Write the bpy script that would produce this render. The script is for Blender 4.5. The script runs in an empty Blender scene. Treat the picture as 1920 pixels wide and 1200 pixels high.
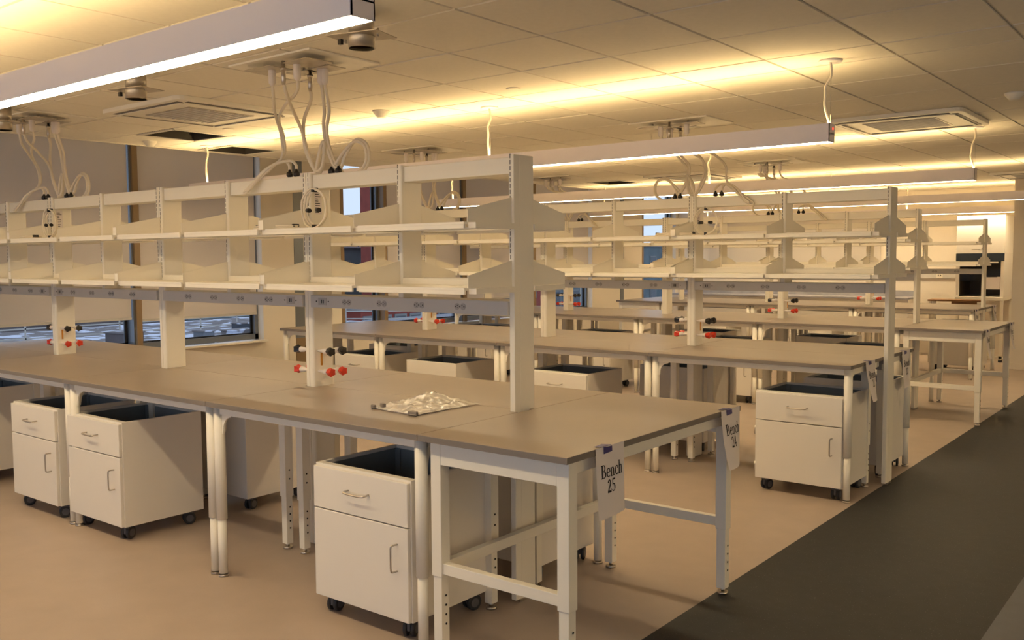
import bpy, bmesh, math, random
from mathutils import Vector, Matrix, noise
random.seed(7)
C = bpy.context.scene.collection
SC = bpy.context.scene
PI = math.pi

# ------------------------------------------------------------------ camera, world, exposure
F_PX, YAW, PITCH, ROLL = 1738.9453, 0.6693, -0.0678, -0.0067
CAM = Vector((1.8839, -2.6927, 1.634))
sy, cy = math.sin(YAW), math.cos(YAW)
FWD = Vector((-sy * math.cos(PITCH), cy * math.cos(PITCH), math.sin(PITCH)))
R0 = Vector((cy, sy, 0)); U0 = R0.cross(FWD)
RT = math.cos(ROLL) * R0 + math.sin(ROLL) * U0
UP = -math.sin(ROLL) * R0 + math.cos(ROLL) * U0
cd = bpy.data.cameras.new('camera'); cam = bpy.data.objects.new('camera', cd); C.objects.link(cam)
cd.sensor_fit = 'HORIZONTAL'; cd.sensor_width = 36; cd.lens = 36 * F_PX / 1920; cd.clip_end = 500
cam.matrix_world = Matrix(((RT.x, UP.x, -FWD.x, CAM.x), (RT.y, UP.y, -FWD.y, CAM.y), (RT.z, UP.z, -FWD.z, CAM.z), (0, 0, 0, 1)))
SC.camera = cam

def px(p):
    d = Vector(p) - CAM; z = d.dot(FWD)
    if z < .05: return None
    return 960 + F_PX * d.dot(RT) / z, 600 - F_PX * d.dot(UP) / z

W = bpy.data.worlds.new('sky'); SC.world = W; W.use_nodes = True
bg = W.node_tree.nodes['Background']; bg.inputs[0].default_value = (.70, .80, 1.0, 1); bg.inputs[1].default_value = .85
SC.view_settings.view_transform = 'Standard'; SC.view_settings.look = 'None'
SC.view_settings.gamma = 1; SC.view_settings.use_curve_mapping = False
SC.view_settings.exposure = 0.55
SC.cycles.use_denoising = True
SC.cycles.max_bounces = 8; SC.cycles.diffuse_bounces = 5; SC.cycles.transparent_max_bounces = 12
SC.cycles.sample_clamp_indirect = 6
COL_UP, COL_DOWN = (1.0, .69, .31), (1.0, .79, .50); LAMP_UP, LAMP_DOWN = 25.0, 26.0

# ------------------------------------------------------------------ materials
def mat(name, col, rough=.5, metal=0, var=0, scale=8, bump=0, bscale=60, spec=.5, speck=None):
    m = bpy.data.materials.new(name); m.use_nodes = True; nt = m.node_tree; b = nt.nodes['Principled BSDF']
    b.inputs['Roughness'].default_value = rough; b.inputs['Metallic'].default_value = metal
    b.inputs['Specular IOR Level'].default_value = spec
    b.inputs['Base Color'].default_value = (*col, 1)
    tc = nt.nodes.new('ShaderNodeTexCoord')
    if var or speck:
        n = nt.nodes.new('ShaderNodeTexNoise'); n.inputs['Scale'].default_value = scale; n.inputs['Detail'].default_value = 4
        nt.links.new(tc.outputs['Object'], n.inputs['Vector'])
        r = nt.nodes.new('ShaderNodeValToRGB'); e = r.color_ramp.elements
        e[0].position = .3; e[1].position = .7
        e[0].color = (*[c * (1 - var) for c in col], 1); e[1].color = (*[min(1, c * (1 + var)) for c in col], 1)
        nt.links.new(n.outputs['Fac'], r.inputs['Fac'])
        out = r.outputs['Color']
        if speck:
            n2 = nt.nodes.new('ShaderNodeTexNoise'); n2.inputs['Scale'].default_value = speck[1]; n2.inputs['Detail'].default_value = 1
            nt.links.new(tc.outputs['Object'], n2.inputs['Vector'])
            r2 = nt.nodes.new('ShaderNodeValToRGB'); r2.color_ramp.elements[0].position = speck[2]; r2.color_ramp.elements[1].position = speck[2] + .03
            nt.links.new(n2.outputs['Fac'], r2.inputs['Fac'])
            mx = nt.nodes.new('ShaderNodeMixRGB'); mx.inputs[2].default_value = (*speck[0], 1)
            nt.links.new(r2.outputs['Color'], mx.inputs[0]); nt.links.new(out, mx.inputs[1]); out = mx.outputs[0]
        nt.links.new(out, b.inputs['Base Color'])
    if bump:
        n3 = nt.nodes.new('ShaderNodeTexNoise'); n3.inputs['Scale'].default_value = bscale; n3.inputs['Detail'].default_value = 3
        nt.links.new(tc.outputs['Object'], n3.inputs['Vector'])
        bp = nt.nodes.new('ShaderNodeBump'); bp.inputs['Strength'].default_value = bump; bp.inputs['Distance'].default_value = .002
        nt.links.new(n3.outputs['Fac'], bp.inputs['Height']); nt.links.new(bp.outputs['Normal'], b.inputs['Normal'])
    return m
def emit(name, col, s):
    m = bpy.data.materials.new(name); m.use_nodes = True; nt = m.node_tree
    nt.nodes.remove(nt.nodes['Principled BSDF']); e = nt.nodes.new('ShaderNodeEmission')
    e.inputs[0].default_value = (*col, 1); e.inputs[1].default_value = s
    nt.links.new(e.outputs[0], nt.nodes['Material Output'].inputs[0]); return m
def mix2(name, a, acol, bcol, fac, rough=.1):
    m = bpy.data.materials.new(name); m.use_nodes = True; nt = m.node_tree; p = nt.nodes['Principled BSDF']
    p.inputs['Base Color'].default_value = (*bcol, 1); p.inputs['Roughness'].default_value = rough
    s = nt.nodes.new(a); s.inputs['Color'].default_value = (*acol, 1)
    mx = nt.nodes.new('ShaderNodeMixShader'); mx.inputs[0].default_value = fac
    nt.links.new(s.outputs[0], mx.inputs[1]); nt.links.new(p.outputs[0], mx.inputs[2])
    nt.links.new(mx.outputs[0], nt.nodes['Material Output'].inputs[0]); return m

M = dict(
    floor=mat('beige_sheet_floor', (.42, .34, .28), .42, var=.05, scale=5, speck=((.40, .32, .26), 260, .63)),
    aisle=mat('charcoal_sheet_floor', (.020, .020, .021), .6, var=.15, scale=14, speck=((.13, .12, .11), 150, .70)),
    side=mat('slate_sheet_floor', (.085, .092, .11), .5, var=.08, scale=9),
    wall=mat('painted_wall', (.82, .75, .64), .7, bump=.08, bscale=120),
    tile=mat('mineral_ceiling_tile', (.85, .80, .70), .85, var=.02, scale=30, bump=.25, bscale=260),
    grid=mat('white_ceiling_grid', (.72, .68, .6), .5),
    plenum=mat('dark_plenum', (.05, .045, .04), .9),
    white=mat('white_powder_coat', (.87, .82, .71), .38, bump=.04, bscale=400),
    cab=mat('white_cabinet_enamel', (.82, .77, .69), .32, bump=.03, bscale=300),
    liner=mat('grey_steel_liner', (.20, .23, .25), .4),
    top=mat('grey_phenolic_worktop', (.30, .25, .205), .36, var=.05, scale=3, bump=.03, bscale=200, spec=.45),
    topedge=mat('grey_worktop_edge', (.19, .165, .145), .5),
    race=mat('grey_raceway', (.60, .58, .55), .45),
    outlet=mat('outlet_grey', (.44, .42, .40), .5),
    black=mat('black_plastic', (.012, .010, .010), .35),
    dark=mat('dark_slot', (.02, .016, .012), .8),
    red=mat('red_plastic_knob', (.62, .035, .012), .35),
    nozzle=mat('white_plastic_valve', (.82, .75, .70), .3),
    orange=mat('orange_tag', (.55, .24, .03), .6),
    steel=mat('brushed_steel', (.55, .50, .44), .28, metal=1),
    galv=mat('galvanised_metal', (.50, .45, .38), .4, metal=.8, var=.15, scale=12),
    rubber=mat('caster_rubber', (.025, .025, .028), .5),
    castergrey=mat('caster_hub_grey', (.09, .09, .10), .4),
    hose=mat('white_hose', (.82, .74, .60), .35),
    paper=mat('white_paper', (.78, .72, .70), .8),
    ink=mat('black_ink', (.012, .01, .012), .7),
    tape=mat('blue_tape', (.035, .028, .16), .5),
    alum=mat('bluegrey_aluminium', (.21, .23, .26), .35, metal=.5),
    bronze=mat('brown_jamb', (.26, .18, .10), .4),
    frameblk=mat('black_gasket', (.012, .012, .014), .5),
    shade=mix2('grey_roller_shade', 'ShaderNodeBsdfTranslucent', (.78, .74, .72), (.80, .74, .67), .72, .9),
    glass=mix2('window_glass', 'ShaderNodeBsdfTransparent', (.93, .96, .97), (.05, .06, .07), .06, .02),
    film=mix2('clear_plastic_film', 'ShaderNodeBsdfTransparent', (.95, .93, .9), (.80, .76, .68), .62, .16),
    lampbody=mat('white_lamp_housing', (.86, .80, .82), .45),
    down=emit('lamp_lens_down', COL_DOWN, LAMP_DOWN), up=emit('lamp_lens_up', COL_UP, LAMP_UP),
    led=emit('red_indicator', (1, .05, .02), 2.0),
    navy=mat('dark_navy_panel', (.012, .022, .035), .25),
    bscdark=mat('dark_chamber', (.06, .045, .025), .4),
    wood=mat('brown_timber', (.22, .10, .03), .5, var=.2, scale=6),
    wframe=mat('dull_window_frame', (.20, .20, .20), .7),
    brick=mat('red_brick', (.26, .05, .035), .8, var=.15, scale=3),
    brown=mat('brown_render', (.115, .095, .095), .85, var=.25, scale=.6),
    teal=mat('grey_teal_cladding', (.10, .135, .15), .7, var=.25, scale=.8),
    stone=mat('pale_stone', (.36, .36, .40), .8, var=.1),
    exwin=mat('dark_window_glass', (.05, .06, .075), .15),
    snow=mat('snow_patched_roof', (.19, .17, .17), .9, var=.1, scale=1.2, speck=((.62, .66, .78), 1.4, .52)),
    ground=mat('street_asphalt', (.09, .09, .10), .9),
    rail=mat('pale_rail', (.5, .47, .42), .5),
    bluepl=mat('blue_plastic', (.10, .22, .42), .5),
)

# ------------------------------------------------------------------ mesh helpers
class MB:
    def __init__(s): s.v = []; s.f = []; s.mi = []; s.sm = []; s.m = 0
    def face(s, pts, smooth=False):
        n = len(s.v); s.v += [tuple(p) for p in pts]; s.f.append(tuple(range(n, n + len(pts)))); s.mi.append(s.m); s.sm.append(smooth); return s
    def box(s, x0, x1, y0, y1, z0, z1):
        n = len(s.v)
        s.v += [(x0, y0, z0), (x1, y0, z0), (x1, y1, z0), (x0, y1, z0), (x0, y0, z1), (x1, y0, z1), (x1, y1, z1), (x0, y1, z1)]
        for q in ((0, 3, 2, 1), (4, 5, 6, 7), (0, 1, 5, 4), (1, 2, 6, 5), (2, 3, 7, 6), (3, 0, 4, 7)):
            s.f.append(tuple(n + i for i in q)); s.mi.append(s.m); s.sm.append(False)
        return s
    def prism(s, poly, axis, a, b):
        """poly of 2-D points; axis 'x': (y,z), 'y': (x,z), 'z': (x,y)"""
        def P(p, t): return (t, p[0], p[1]) if axis == 'x' else ((p[0], t, p[1]) if axis == 'y' else (p[0], p[1], t))
        n = len(s.v); k = len(poly)
        s.v += [P(p, a) for p in poly] + [P(p, b) for p in poly]
        s.f.append(tuple(range(n + k - 1, n - 1, -1))); s.f.append(tuple(range(n + k, n + 2 * k)))
        s.mi += [s.m] * 2; s.sm += [False] * 2
        for i in range(k):
            j = (i + 1) % k
            s.f.append((n + i, n + j, n + k + j, n + k + i)); s.mi.append(s.m); s.sm.append(False)
        return s
    def tube(s, pts, rad, n=10, caps=True, closed=False):
        pts = [Vector(p) for p in pts]; k = len(pts)
        rads = rad if isinstance(rad, (list, tuple)) else [rad] * k
        b = len(s.v); prev = None
        for i, p in enumerate(pts):
            if closed: t = (pts[(i + 1) % k] - pts[i - 1])
            else: t = pts[min(i + 1, k - 1)] - pts[max(i - 1, 0)]
            t = t.normalized() if t.length > 1e-9 else Vector((0, 0, 1))
            if prev is None:
                a = Vector((0, 0, 1)) if abs(t.z) < .9 else Vector((1, 0, 0)); u = t.cross(a).normalized()
            else:
                u = prev - t * prev.dot(t); u = u.normalized() if u.length > 1e-6 else prev
            prev = u; w = t.cross(u)
            for j in range(n):
                an = 2 * PI * j / n; s.v.append(tuple(p + (u * math.cos(an) + w * math.sin(an)) * rads[i]))
        for i in range(k if closed else k - 1):
            i2 = (i + 1) % k
            for j in range(n):
                j2 = (j + 1) % n
                s.f.append((b + i * n + j, b + i * n + j2, b + i2 * n + j2, b + i2 * n + j)); s.mi.append(s.m); s.sm.append(True)
        if caps and not closed:
            s.f.append(tuple(b + j for j in range(n - 1, -1, -1))); s.f.append(tuple(b + (k - 1) * n + j for j in range(n)))
            s.mi += [s.m] * 2; s.sm += [False] * 2
        return s
    def cyl(s, p0, p1, r0, r1=None, n=16): return s.tube([p0, p1], [r0, r0 if r1 is None else r1], n)
    def mesh(s, name, mats, bevel=0):
        me = bpy.data.meshes.new(name); me.from_pydata(s.v, [], s.f)
        for m in (mats if isinstance(mats, (list, tuple)) else [mats]): me.materials.append(M[m])
        for p, mi, sm in zip(me.polygons, s.mi, s.sm): p.material_index = mi; p.use_smooth = sm
        bm = bmesh.new(); bm.from_mesh(me); bmesh.ops.recalc_face_normals(bm, faces=bm.faces)
        if bevel:
            es = [e for e in bm.edges if len(e.link_faces) == 2 and e.calc_face_angle(0) > .6]
            bmesh.ops.bevel(bm, geom=es, offset=bevel, segments=2, affect='EDGES', profile=.5, clamp_overlap=True)
        bm.to_mesh(me); bm.free(); me.update(); return me
def spline(pts, n=8, closed=False):
    P = [Vector(p) for p in pts]; k = len(P); out = []
    for i in range(k if closed else k - 1):
        if closed: a, b, c, d = P[i - 1], P[i], P[(i + 1) % k], P[(i + 2) % k]
        else: a, b, c, d = P[max(i - 1, 0)], P[i], P[i + 1], P[min(i + 2, k - 1)]
        for j in range(n):
            t = j / n
            out.append(.5 * ((2 * b) + (c - a) * t + (2 * a - 5 * b + 4 * c - d) * t * t + (3 * b - a - 3 * c + d) * t ** 3))
    if not closed: out.append(P[-1])
    return out
def obj(name, me, parent=None, loc=(0, 0, 0), rz=0, **props):
    o = bpy.data.objects.new(name, me); C.objects.link(o); o.location = loc; o.rotation_euler = (0, 0, rz)
    if parent: o.parent = parent
    for k, v in props.items(): o[k] = v
    return o
def thing(name, label, cat, loc=(0, 0, 0), rz=0, group=None):
    o = obj(name, None, None, loc, rz); o['label'] = label; o['category'] = cat
    if group: o['group'] = group
    return o
def struct(name, mb, mats, parent=None, bevel=0):
    o = obj(name, mb.mesh(name, mats, bevel), parent)
    if not parent: o['kind'] = 'structure'
    return o
def tagged(name, me, label, cat, group=None, loc=(0, 0, 0), rz=0):
    o = obj(name, me, None, loc, rz); o['label'] = label; o['category'] = cat
    if group: o['group'] = group
    return o
ORD = ['first', 'second', 'third', 'fourth', 'fifth', 'sixth']

# ------------------------------------------------------------------ room shell
XW, YF, XR, YN = -6.85, 13.6, 9.6, -6.6        # window wall, far wall, right wall, wall behind the camera
ZC, ZTOP = 2.69, 3.05
struct('floor', MB().box(XW - .3, -.083, YN, YF, -.15, 0), 'floor')
struct('floor_aisle', MB().box(-.083, 1.058, YN, YF, -.15, 0), 'aisle')
struct('floor_side', MB().box(1.058, XR, YN, YF, -.15, 0), 'side')

# --- left window wall: sill wall, ledge, piers, header
SILL = .70
wall_left = struct('wall_left', MB().box(XW - .25, XW, YN, YF, 0, SILL), 'wall')
for a, b in ((3.80, 4.25), (4.39, 4.97), (10.56, 11.45), (11.58, 12.22), (13.5, YF)): struct('wall_left', MB().box(XW - .25, XW, a, b, SILL, ZTOP), 'wall')
struct('wall_left', MB().box(XW - .25, XW, YN, YF, 2.95, ZTOP), 'wall')
for a, b in ((4.25, 4.39), (11.45, 11.58)): struct('wall_left', MB().box(XW - .25, XW - .12, a, b, SILL, 2.95), 'wall')
obj('column_cover', MB().box(XW - .12, XW + .004, 4.252, 4.388, SILL, 2.94).mesh('column_cover', 'alum'), wall_left)
obj('column_cover', MB().box(XW - .12, XW + .004, 11.452, 11.578, SILL, 2.94).mesh('column_cover', 'alum'), wall_left)
obj('column_base', MB().box(XW, XW + .006, 4.252, 4.388, 0, SILL).mesh('column_base', 'bronze'), wall_left)
struct('trim_1', MB().box(XW, XW + .10, YN, 3.79, SILL, SILL + .022).box(XW, XW + .06, 4.98, 10.55, SILL, SILL + .02).box(XW, XW + .06, 12.2, YF, SILL, SILL + .02), 'white', bevel=.004)

def window(idx, y0, y1, mull, shades, jambs=True):
    w = obj('window_%d' % idx, None); w['kind'] = 'structure'
    f = MB()
    zb, zt = SILL + .02, 2.95
    f.box(XW - .20, XW - .10, y0, y1, zb, zb + .06).box(XW - .20, XW - .10, y0, y1, zt - .05, zt)
    f.box(XW - .20, XW - .10, y0, y0 + .045, zb, zt).box(XW - .20, XW - .10, y1 - .045, y1, zb, zt)
    obj('frame', f.mesh('frame', 'alum'), w)
    for a in mull:
        obj('mullion', MB().box(XW - .22, XW - .02, a - .045, a + .045, zb, zt).mesh('mullion', ['alum']), w)
        obj('mullion_cap', MB().box(XW - .02, XW + .012, a - .03, a + .03, zb, zt).mesh('mullion_cap', ['bronze']), w)
    edges = [y0] + list(mull) + [y1]
    for a, b in zip(edges[:-1], edges[1:]):
        obj('pane', MB().box(XW - .17, XW - .16, a + .04, b - .04, zb + .05, zt - .04).mesh('pane', 'glass'), w)
        obj('gasket', MB().box(XW - .16, XW - .145, a + .04, b - .04, zb + .055, zb + .075).box(XW - .16, XW - .145, b - .075, b - .04, zb + .05, zt - .04).mesh('gasket', 'frameblk'), w)
    if jambs:
        obj('jamb', MB().box(XW - .10, XW + .002, y0 - .004, y0 + .05, zb, zt).mesh('jamb', 'bronze'), w)
    return w
window(1, -6.4, 3.80, (-3.9, -1.0, 2.29), None, False)
window(2, 4.97, 5.70, (), None)
window(3, 5.70, 10.56, (7.27, 8.92), None)
window(4, 12.22, 13.5, (), None)
def shade(y0, y1, zb, label):
    s = thing('roller_shade', label, 'window shade', (XW - .045, (y0 + y1) / 2, 2.915), group='roller shades on the window wall')
    h = (y1 - y0) / 2
    obj('shade_fabric', MB().box(-.002, .002, -h, h, zb - 2.93, -.02).mesh('shade_fabric', 'shade'), s)
    obj('hem_bar', MB().box(-.007, .007, -h, h, zb - 2.955, zb - 2.93).mesh('hem_bar', 'race'), s)
    obj('roller_tube', MB().cyl((0, -h, 0), (0, h, 0), .03).mesh('roller_tube', 'alum'), s)
SH = [(-6.3, -3.96, 1.07, 'grey roller shade beyond the left edge, furthest from the column'),
      (-3.84, -1.06, 1.07, 'grey roller shade at the far left, behind the first hanging hoses'),
      (-.94, 2.235, 1.07, 'wide grey roller shade left of the dark window mullion'),
      (2.345, 3.74, 1.045, 'grey roller shade between dark mullion and pale column'),
      (5.80, 7.225, 1.05, 'grey roller shade just right of the unshaded window'),
      (7.315, 8.875, 1.05, 'grey roller shade second right of the unshaded window'),
      (8.965, 10.50, 1.25, 'bluish grey roller shade beside the far pier, above dark glass')]
for a in SH: shade(*a)

# --- far wall, right block, right wall, wall behind the camera (daylight enters through its glazing)
struct('wall_far', MB().box(XW - .25, XR, YF, YF + .2, 0, ZTOP), 'wall')
struct('wall_corner', MB().box(-.70, XR, 11.95, 12.15, 0, ZTOP), 'wall')
struct('baseboard_corner', MB().box(-.70, XR, 11.938, 11.95, 0, .09), 'wall')
struct('wall_right', MB().box(XR, XR + .2, YN, 11.95, 0, ZTOP), 'wall')
wn = MB().box(XW, XR, YN - .2, YN, 0, .3).box(XW, XR, YN - .2, YN, 2.75, ZTOP)
for a in (XW, -4.0, -1.0, 2.0, 5.0, 8.0, 9.3): wn.box(a, a + .3, YN - .2, YN, .3, 2.75)
struct('wall_front', wn, 'wall')

# --- ceiling: plenum slab, grid, tiles
XE = -6.138
ceil = struct('ceiling', MB().box(XW - .25, XR, YN, YF, ZTOP, ZTOP + .1), 'plenum')
struct('trim_2', MB().box(XE - .02, XE, YN, YF, ZC - .012, ZTOP), 'wall')
PER, S0 = 3.4207, 2.155
ROWS = []
k = -3
while True:
    y = S0 + PER * k
    rr = [(y, y + .351)] + [(y + .351 + .61394 * i, y + .351 + .61394 * (i + 1)) for i in range(5)]
    ROWS += rr; k += 1
    if y > YF: break
ROWS = [(max(a, YN), min(b, YF)) for a, b in ROWS if b > YN + .05 and a < YF - .05]
COLS = [(-.792 + .594 * i, -.792 + .594 * (i + 1)) for i in range(-9, 18)]
COLS = [(a, min(b, XR)) for a, b in COLS]
HOLES = [(-5.25, 1.85), (-5.85, 2.8), (-5.25, 8.7)]
DIFFUSER = (-4.66, 2.81)
def inside(p, c, r): return c[0] < p[0] < c[1] and r[0] < p[1] < r[1]
tile_me = {}
rest = MB(); n_tiles = 0; cand = []
for r in ROWS:
    for c in COLS:
        if any(inside(h, c, r) for h in HOLES) or inside(DIFFUSER, c, r): continue
        ctr = ((c[0] + c[1]) / 2, (r[0] + r[1]) / 2, ZC)
        vis = False
        for q in (ctr, (c[0], r[0], ZC), (c[1], r[0], ZC), (c[0], r[1], ZC), (c[1], r[1], ZC)):
            p = px(q)
            if p and -10 < p[0] < 1930 and -10 < p[1] < 1210: vis = True
        cand.append((0 if vis else 1, (Vector(ctr) - CAM).length, c, r))
cand.sort(key=lambda q: q[:2])
for i, (nv, d, c, r) in enumerate(cand):
    w, l = round(c[1] - c[0], 3), round(r[1] - r[0], 3); g = .009
    if i < 290 and not nv:
        if (w, l) not in tile_me:
            tile_me[(w, l)] = MB().box(-w / 2 + g, w / 2 - g, -l / 2 + g, l / 2 - g, 0, .016).mesh('ceiling_tile', 'tile')
        obj('ceiling_tile', tile_me[(w, l)], ceil, ((c[0] + c[1]) / 2, (r[0] + r[1]) / 2, ZC - .004 + random.uniform(-.0012, .0012)))
    else: rest.box(c[0] + g, c[1] - g, r[0] + g, r[1] - g, ZC - .004, ZC + .012)
obj('ceiling_tiles_beyond', rest.mesh('ceiling_tiles_beyond', 'tile'), ceil, kind='stuff')
gr = MB()
for c in COLS: gr.box(c[0] - .012, c[0] + .012, YN, YF, ZC + .004, ZC + .03)
for r in ROWS: gr.box(XE, XR, r[0] - .012, r[0] + .012, ZC + .005, ZC + .03)
obj('ceiling_grid', gr.mesh('ceiling_grid', 'grid'), ceil)

# ------------------------------------------------------------------ pendant lights
def pendant(y, label, x0=-6.0, x1=.0885, mounts=(.075, -2.33, -5.75), led=False):
    t = thing('pendant_light', label, 'light', (x1, y, 2.245), group='long pendant lights')
    L = x1 - x0; h = .0405
    b = MB().box(-L, 0, -h, -h + .004, .002, .101).box(-L, 0, h - .004, h, .002, .101)
    b.box(-L, 0, -h + .004, h - .004, .045, .05)
    obj('housing', b.mesh('housing', 'lampbody'), t)
    for xx in (-L, -.004): obj('end_cap', MB().box(xx, xx + .004, -h, h, .001, .1015).mesh('end_cap', 'lampbody'), t)
    obj('lower_lens', MB().box(-L + .006, -.006, -h + .005, h - .005, .001, .006).mesh('lower_lens', 'down'), t)
    obj('upper_lens', MB().box(-L + .006, -.006, -h + .005, h - .005, .094, .099).mesh('upper_lens', 'up'), t)
    if led: obj('indicator', MB().cyl((.0, .012, .075), (.003, .012, .075), .007, n=8).mesh('indicator', 'led'), t)
    for i, m in enumerate(mounts):
        x = m - x1; H = ZC - 2.245 - .004
        obj('canopy', MB().tube([(x, 0, H), (x, 0, H - .010), (x, 0, H - .012)], [.062, .06, .05], 20).mesh('canopy', 'lampbody'), t)
        rng = random.Random(int(y * 100) + i)
        pts = [(x, 0, H - .01), (x + .002, .01, H - .08)] + [(x - .022 + rng.uniform(-.006, .012), rng.uniform(-.006, .006), H - .08 - .055 * j) for j in range(1, 4)] + [(x - .006, 0, .12), (x - .004, 0, .10)]
        obj('power_cable', MB().tube(spline(pts, 5), .0075, 8).mesh('power_cable', 'hose'), t)
        obj('suspension_wire', MB().cyl((x + .004, 0, .10), (x + .004, 0, H), .0012, n=6).mesh('suspension_wire', 'steel'), t)
    return t
LB = ['long pendant light behind the viewpoint, out of the frame', 'big pendant light crossing the top left corner over the front aisle',
      'long pendant light over the aisle behind the nearest bench row', 'long pendant light over the aisle behind the second bench row',
      'long pendant light over the aisle behind the third bench row', 'farthest pendant light, over the aisle before the far wall']
for i in range(1, 5): pendant(-1.0273 + PER * (i - 1), 'added unseen pendant light across the dark aisle, brightening aisle-side faces, %s from the front' % ORD[i], 3.3, 9.2, (3.4, 6.2, 9.0))  # lamps added out of view to brighten the aisle-facing sides
for i, lb in enumerate(LB):
    if i: pendant(-1.0273 + PER * (i - 1), lb, led=(i == 2))

# ------------------------------------------------------------------ bench tables
DEP = .7275; TOPZ = .914; TH = .026
def leg_mesh():
    return MB().cyl((0, 0, .30), (0, 0, TOPZ - TH), .0275, n=20).cyl((0, 0, .018), (0, 0, .302), .0225, n=20).mesh('leg', 'white')
LEG = leg_mesh()
LEGB = MB().box(-.026, .026, -.026, .026, .30, TOPZ - TH).box(-.021, .021, -.021, .021, .03, .30).mesh('leg', 'white')
HOLE = MB()
for z in (.12, .16, .20, .24, .40, .45): HOLE.cyl((.0255, 0, z), (.027, 0, z), .005, n=8)
HOLE = HOLE.mesh('bolt_holes', 'dark')
FOOT = MB().cyl((0, 0, 0), (0, 0, .012), .026, n=18).cyl((0, 0, .012), (0, 0, .03), .010, n=10).mesh('foot', 'steel')
GUS = []
def gusset(axis):
    a = [(0, 0), (.088, 0), (.078, -.006)]
    for i in range(7):
        t = PI / 2 * i / 6; a.append((.012 + .062 * (1 - math.sin(t)), -.010 - .068 * (1 - math.cos(t))))
    a += [(.008, -.10), (0, -.10)]
    return MB().prism(a, axis, -.005, .005).mesh('gusset', 'white')
GUSX, GUSY = gusset('y'), gusset('x')
_tb = {}
def table_parts(L, nl, nr):
    key = (round(L, 3), nl, nr)
    if key in _tb: return _tb[key]
    g = .0016; d = .055
    poly = [(g, 0), (L - g, 0)]
    poly += [(L - g, DEP - d), (L - nr, DEP - d), (L - nr, DEP)] if nr else [(L - g, DEP)]
    poly += [(nl, DEP), (nl, DEP - d), (g, DEP - d)] if nl else [(g, DEP)]
    mb = MB(); mb.prism(poly, 'z', TOPZ - TH, TOPZ)
    n = len(mb.f)
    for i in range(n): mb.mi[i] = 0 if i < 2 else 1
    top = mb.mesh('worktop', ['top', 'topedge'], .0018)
    z1 = TOPZ - TH - .0005
    fr = MB().box(.03, L - .03, .045, .075, z1 - .042, z1).mesh('front_rail', 'white', .003)
    rr = MB().box(.06, L - .06, .575, .605, z1 - .085, z1).box(.02, L - .02, .615, .65, z1 - .04, z1).mesh('rear_rail', 'race')
    sd = MB().box(-.018, .018, .085, .60, z1 - .042, z1).mesh('side_rail', 'white', .003)
    _tb[key] = (top, fr, rr, sd); return _tb[key]
def bench_table(xl, L, y, rear, label, nl=.04, nr=.04):
    """xl: left end in world x, y: outer edge of the top"""
    if rear: t = thing('bench_table', label, 'table', (xl + L, y, 0), PI, 'bench tables'); nl, nr = nr, nl
    else: t = thing('bench_table', label, 'table', (xl, y, 0), 0, 'bench tables')
    top, fr, rr, sd = table_parts(L, nl, nr)
    obj('worktop', top, t); obj('front_rail', fr, t); obj('rear_rail', rr, t)
    for x, yy in ((.034, .058), (L - .034, .058)):
        l = obj('leg', LEG, t, (x, yy, 0)); obj('foot', FOOT, l)
    for x, yy in ((.075, .555), (L - .075, .555)):
        l = obj('leg', LEGB, t, (x, yy, 0)); obj('foot', FOOT, l); obj('bolt_holes', HOLE, l, kind='stuff')
    for x in (.034, L - .034): obj('side_rail', sd, t, (x, 0, 0))
    z = TOPZ - TH - .042
    obj('gusset', GUSX, t, (.059, .06, z))
    for x in (.034, L - .034): obj('gusset', GUSY, t, (x, .083, z))
    return t
W2 = 1.458
def end_table(xl, L, y, label, left_open=False):
    t = thing('end_table', label, 'table', (xl, y, 0), 0, 'square-legged end tables')
    mb = MB().box(.0016, L, 0, W2, TOPZ - TH, TOPZ)
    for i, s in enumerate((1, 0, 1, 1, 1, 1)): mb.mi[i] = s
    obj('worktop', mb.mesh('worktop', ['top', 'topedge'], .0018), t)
    z1 = TOPZ - TH - .0005; xa, xb, ya, yb = .056, L - .052, .075, W2 - .073
    for x in (xa, xb):
        for yy in (ya, yb):
            l = obj('leg', MB().box(-.0275, .0275, -.0275, .0275, .32, z1).mesh('leg', 'white', .003), t, (x, yy, 0))
            obj('lower_leg', MB().box(-.023, .023, -.023, .023, .03, .322).mesh('lower_leg', 'white', .002), l)
            obj('foot', FOOT, l)
            obj('bolt_holes', HOLE, l, kind='stuff')
    for yy in (ya, yb): obj('apron', MB().box(xa + .0275, xb - .0275, yy - .026, yy - .002, .79, z1).mesh('apron', 'white', .002), t)
    for x in (xa, xb): obj('side_rail', MB().box(x - .015, x + .015, ya + .0275, yb - .0275, .83, z1).mesh('side_rail', 'white', .002), t)
    for yy in (ya, yb): obj('stretcher', MB().box(xa + .0275, xb - .0275, yy - .018, yy + .018, .333, .378).mesh('stretcher', 'white', .002), t)
    obj('stretcher', MB().box(xa - .018, xa + .018, ya + .0275, yb - .0275, .333, .378).mesh('stretcher', 'white', .002), t)
    return t

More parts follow.
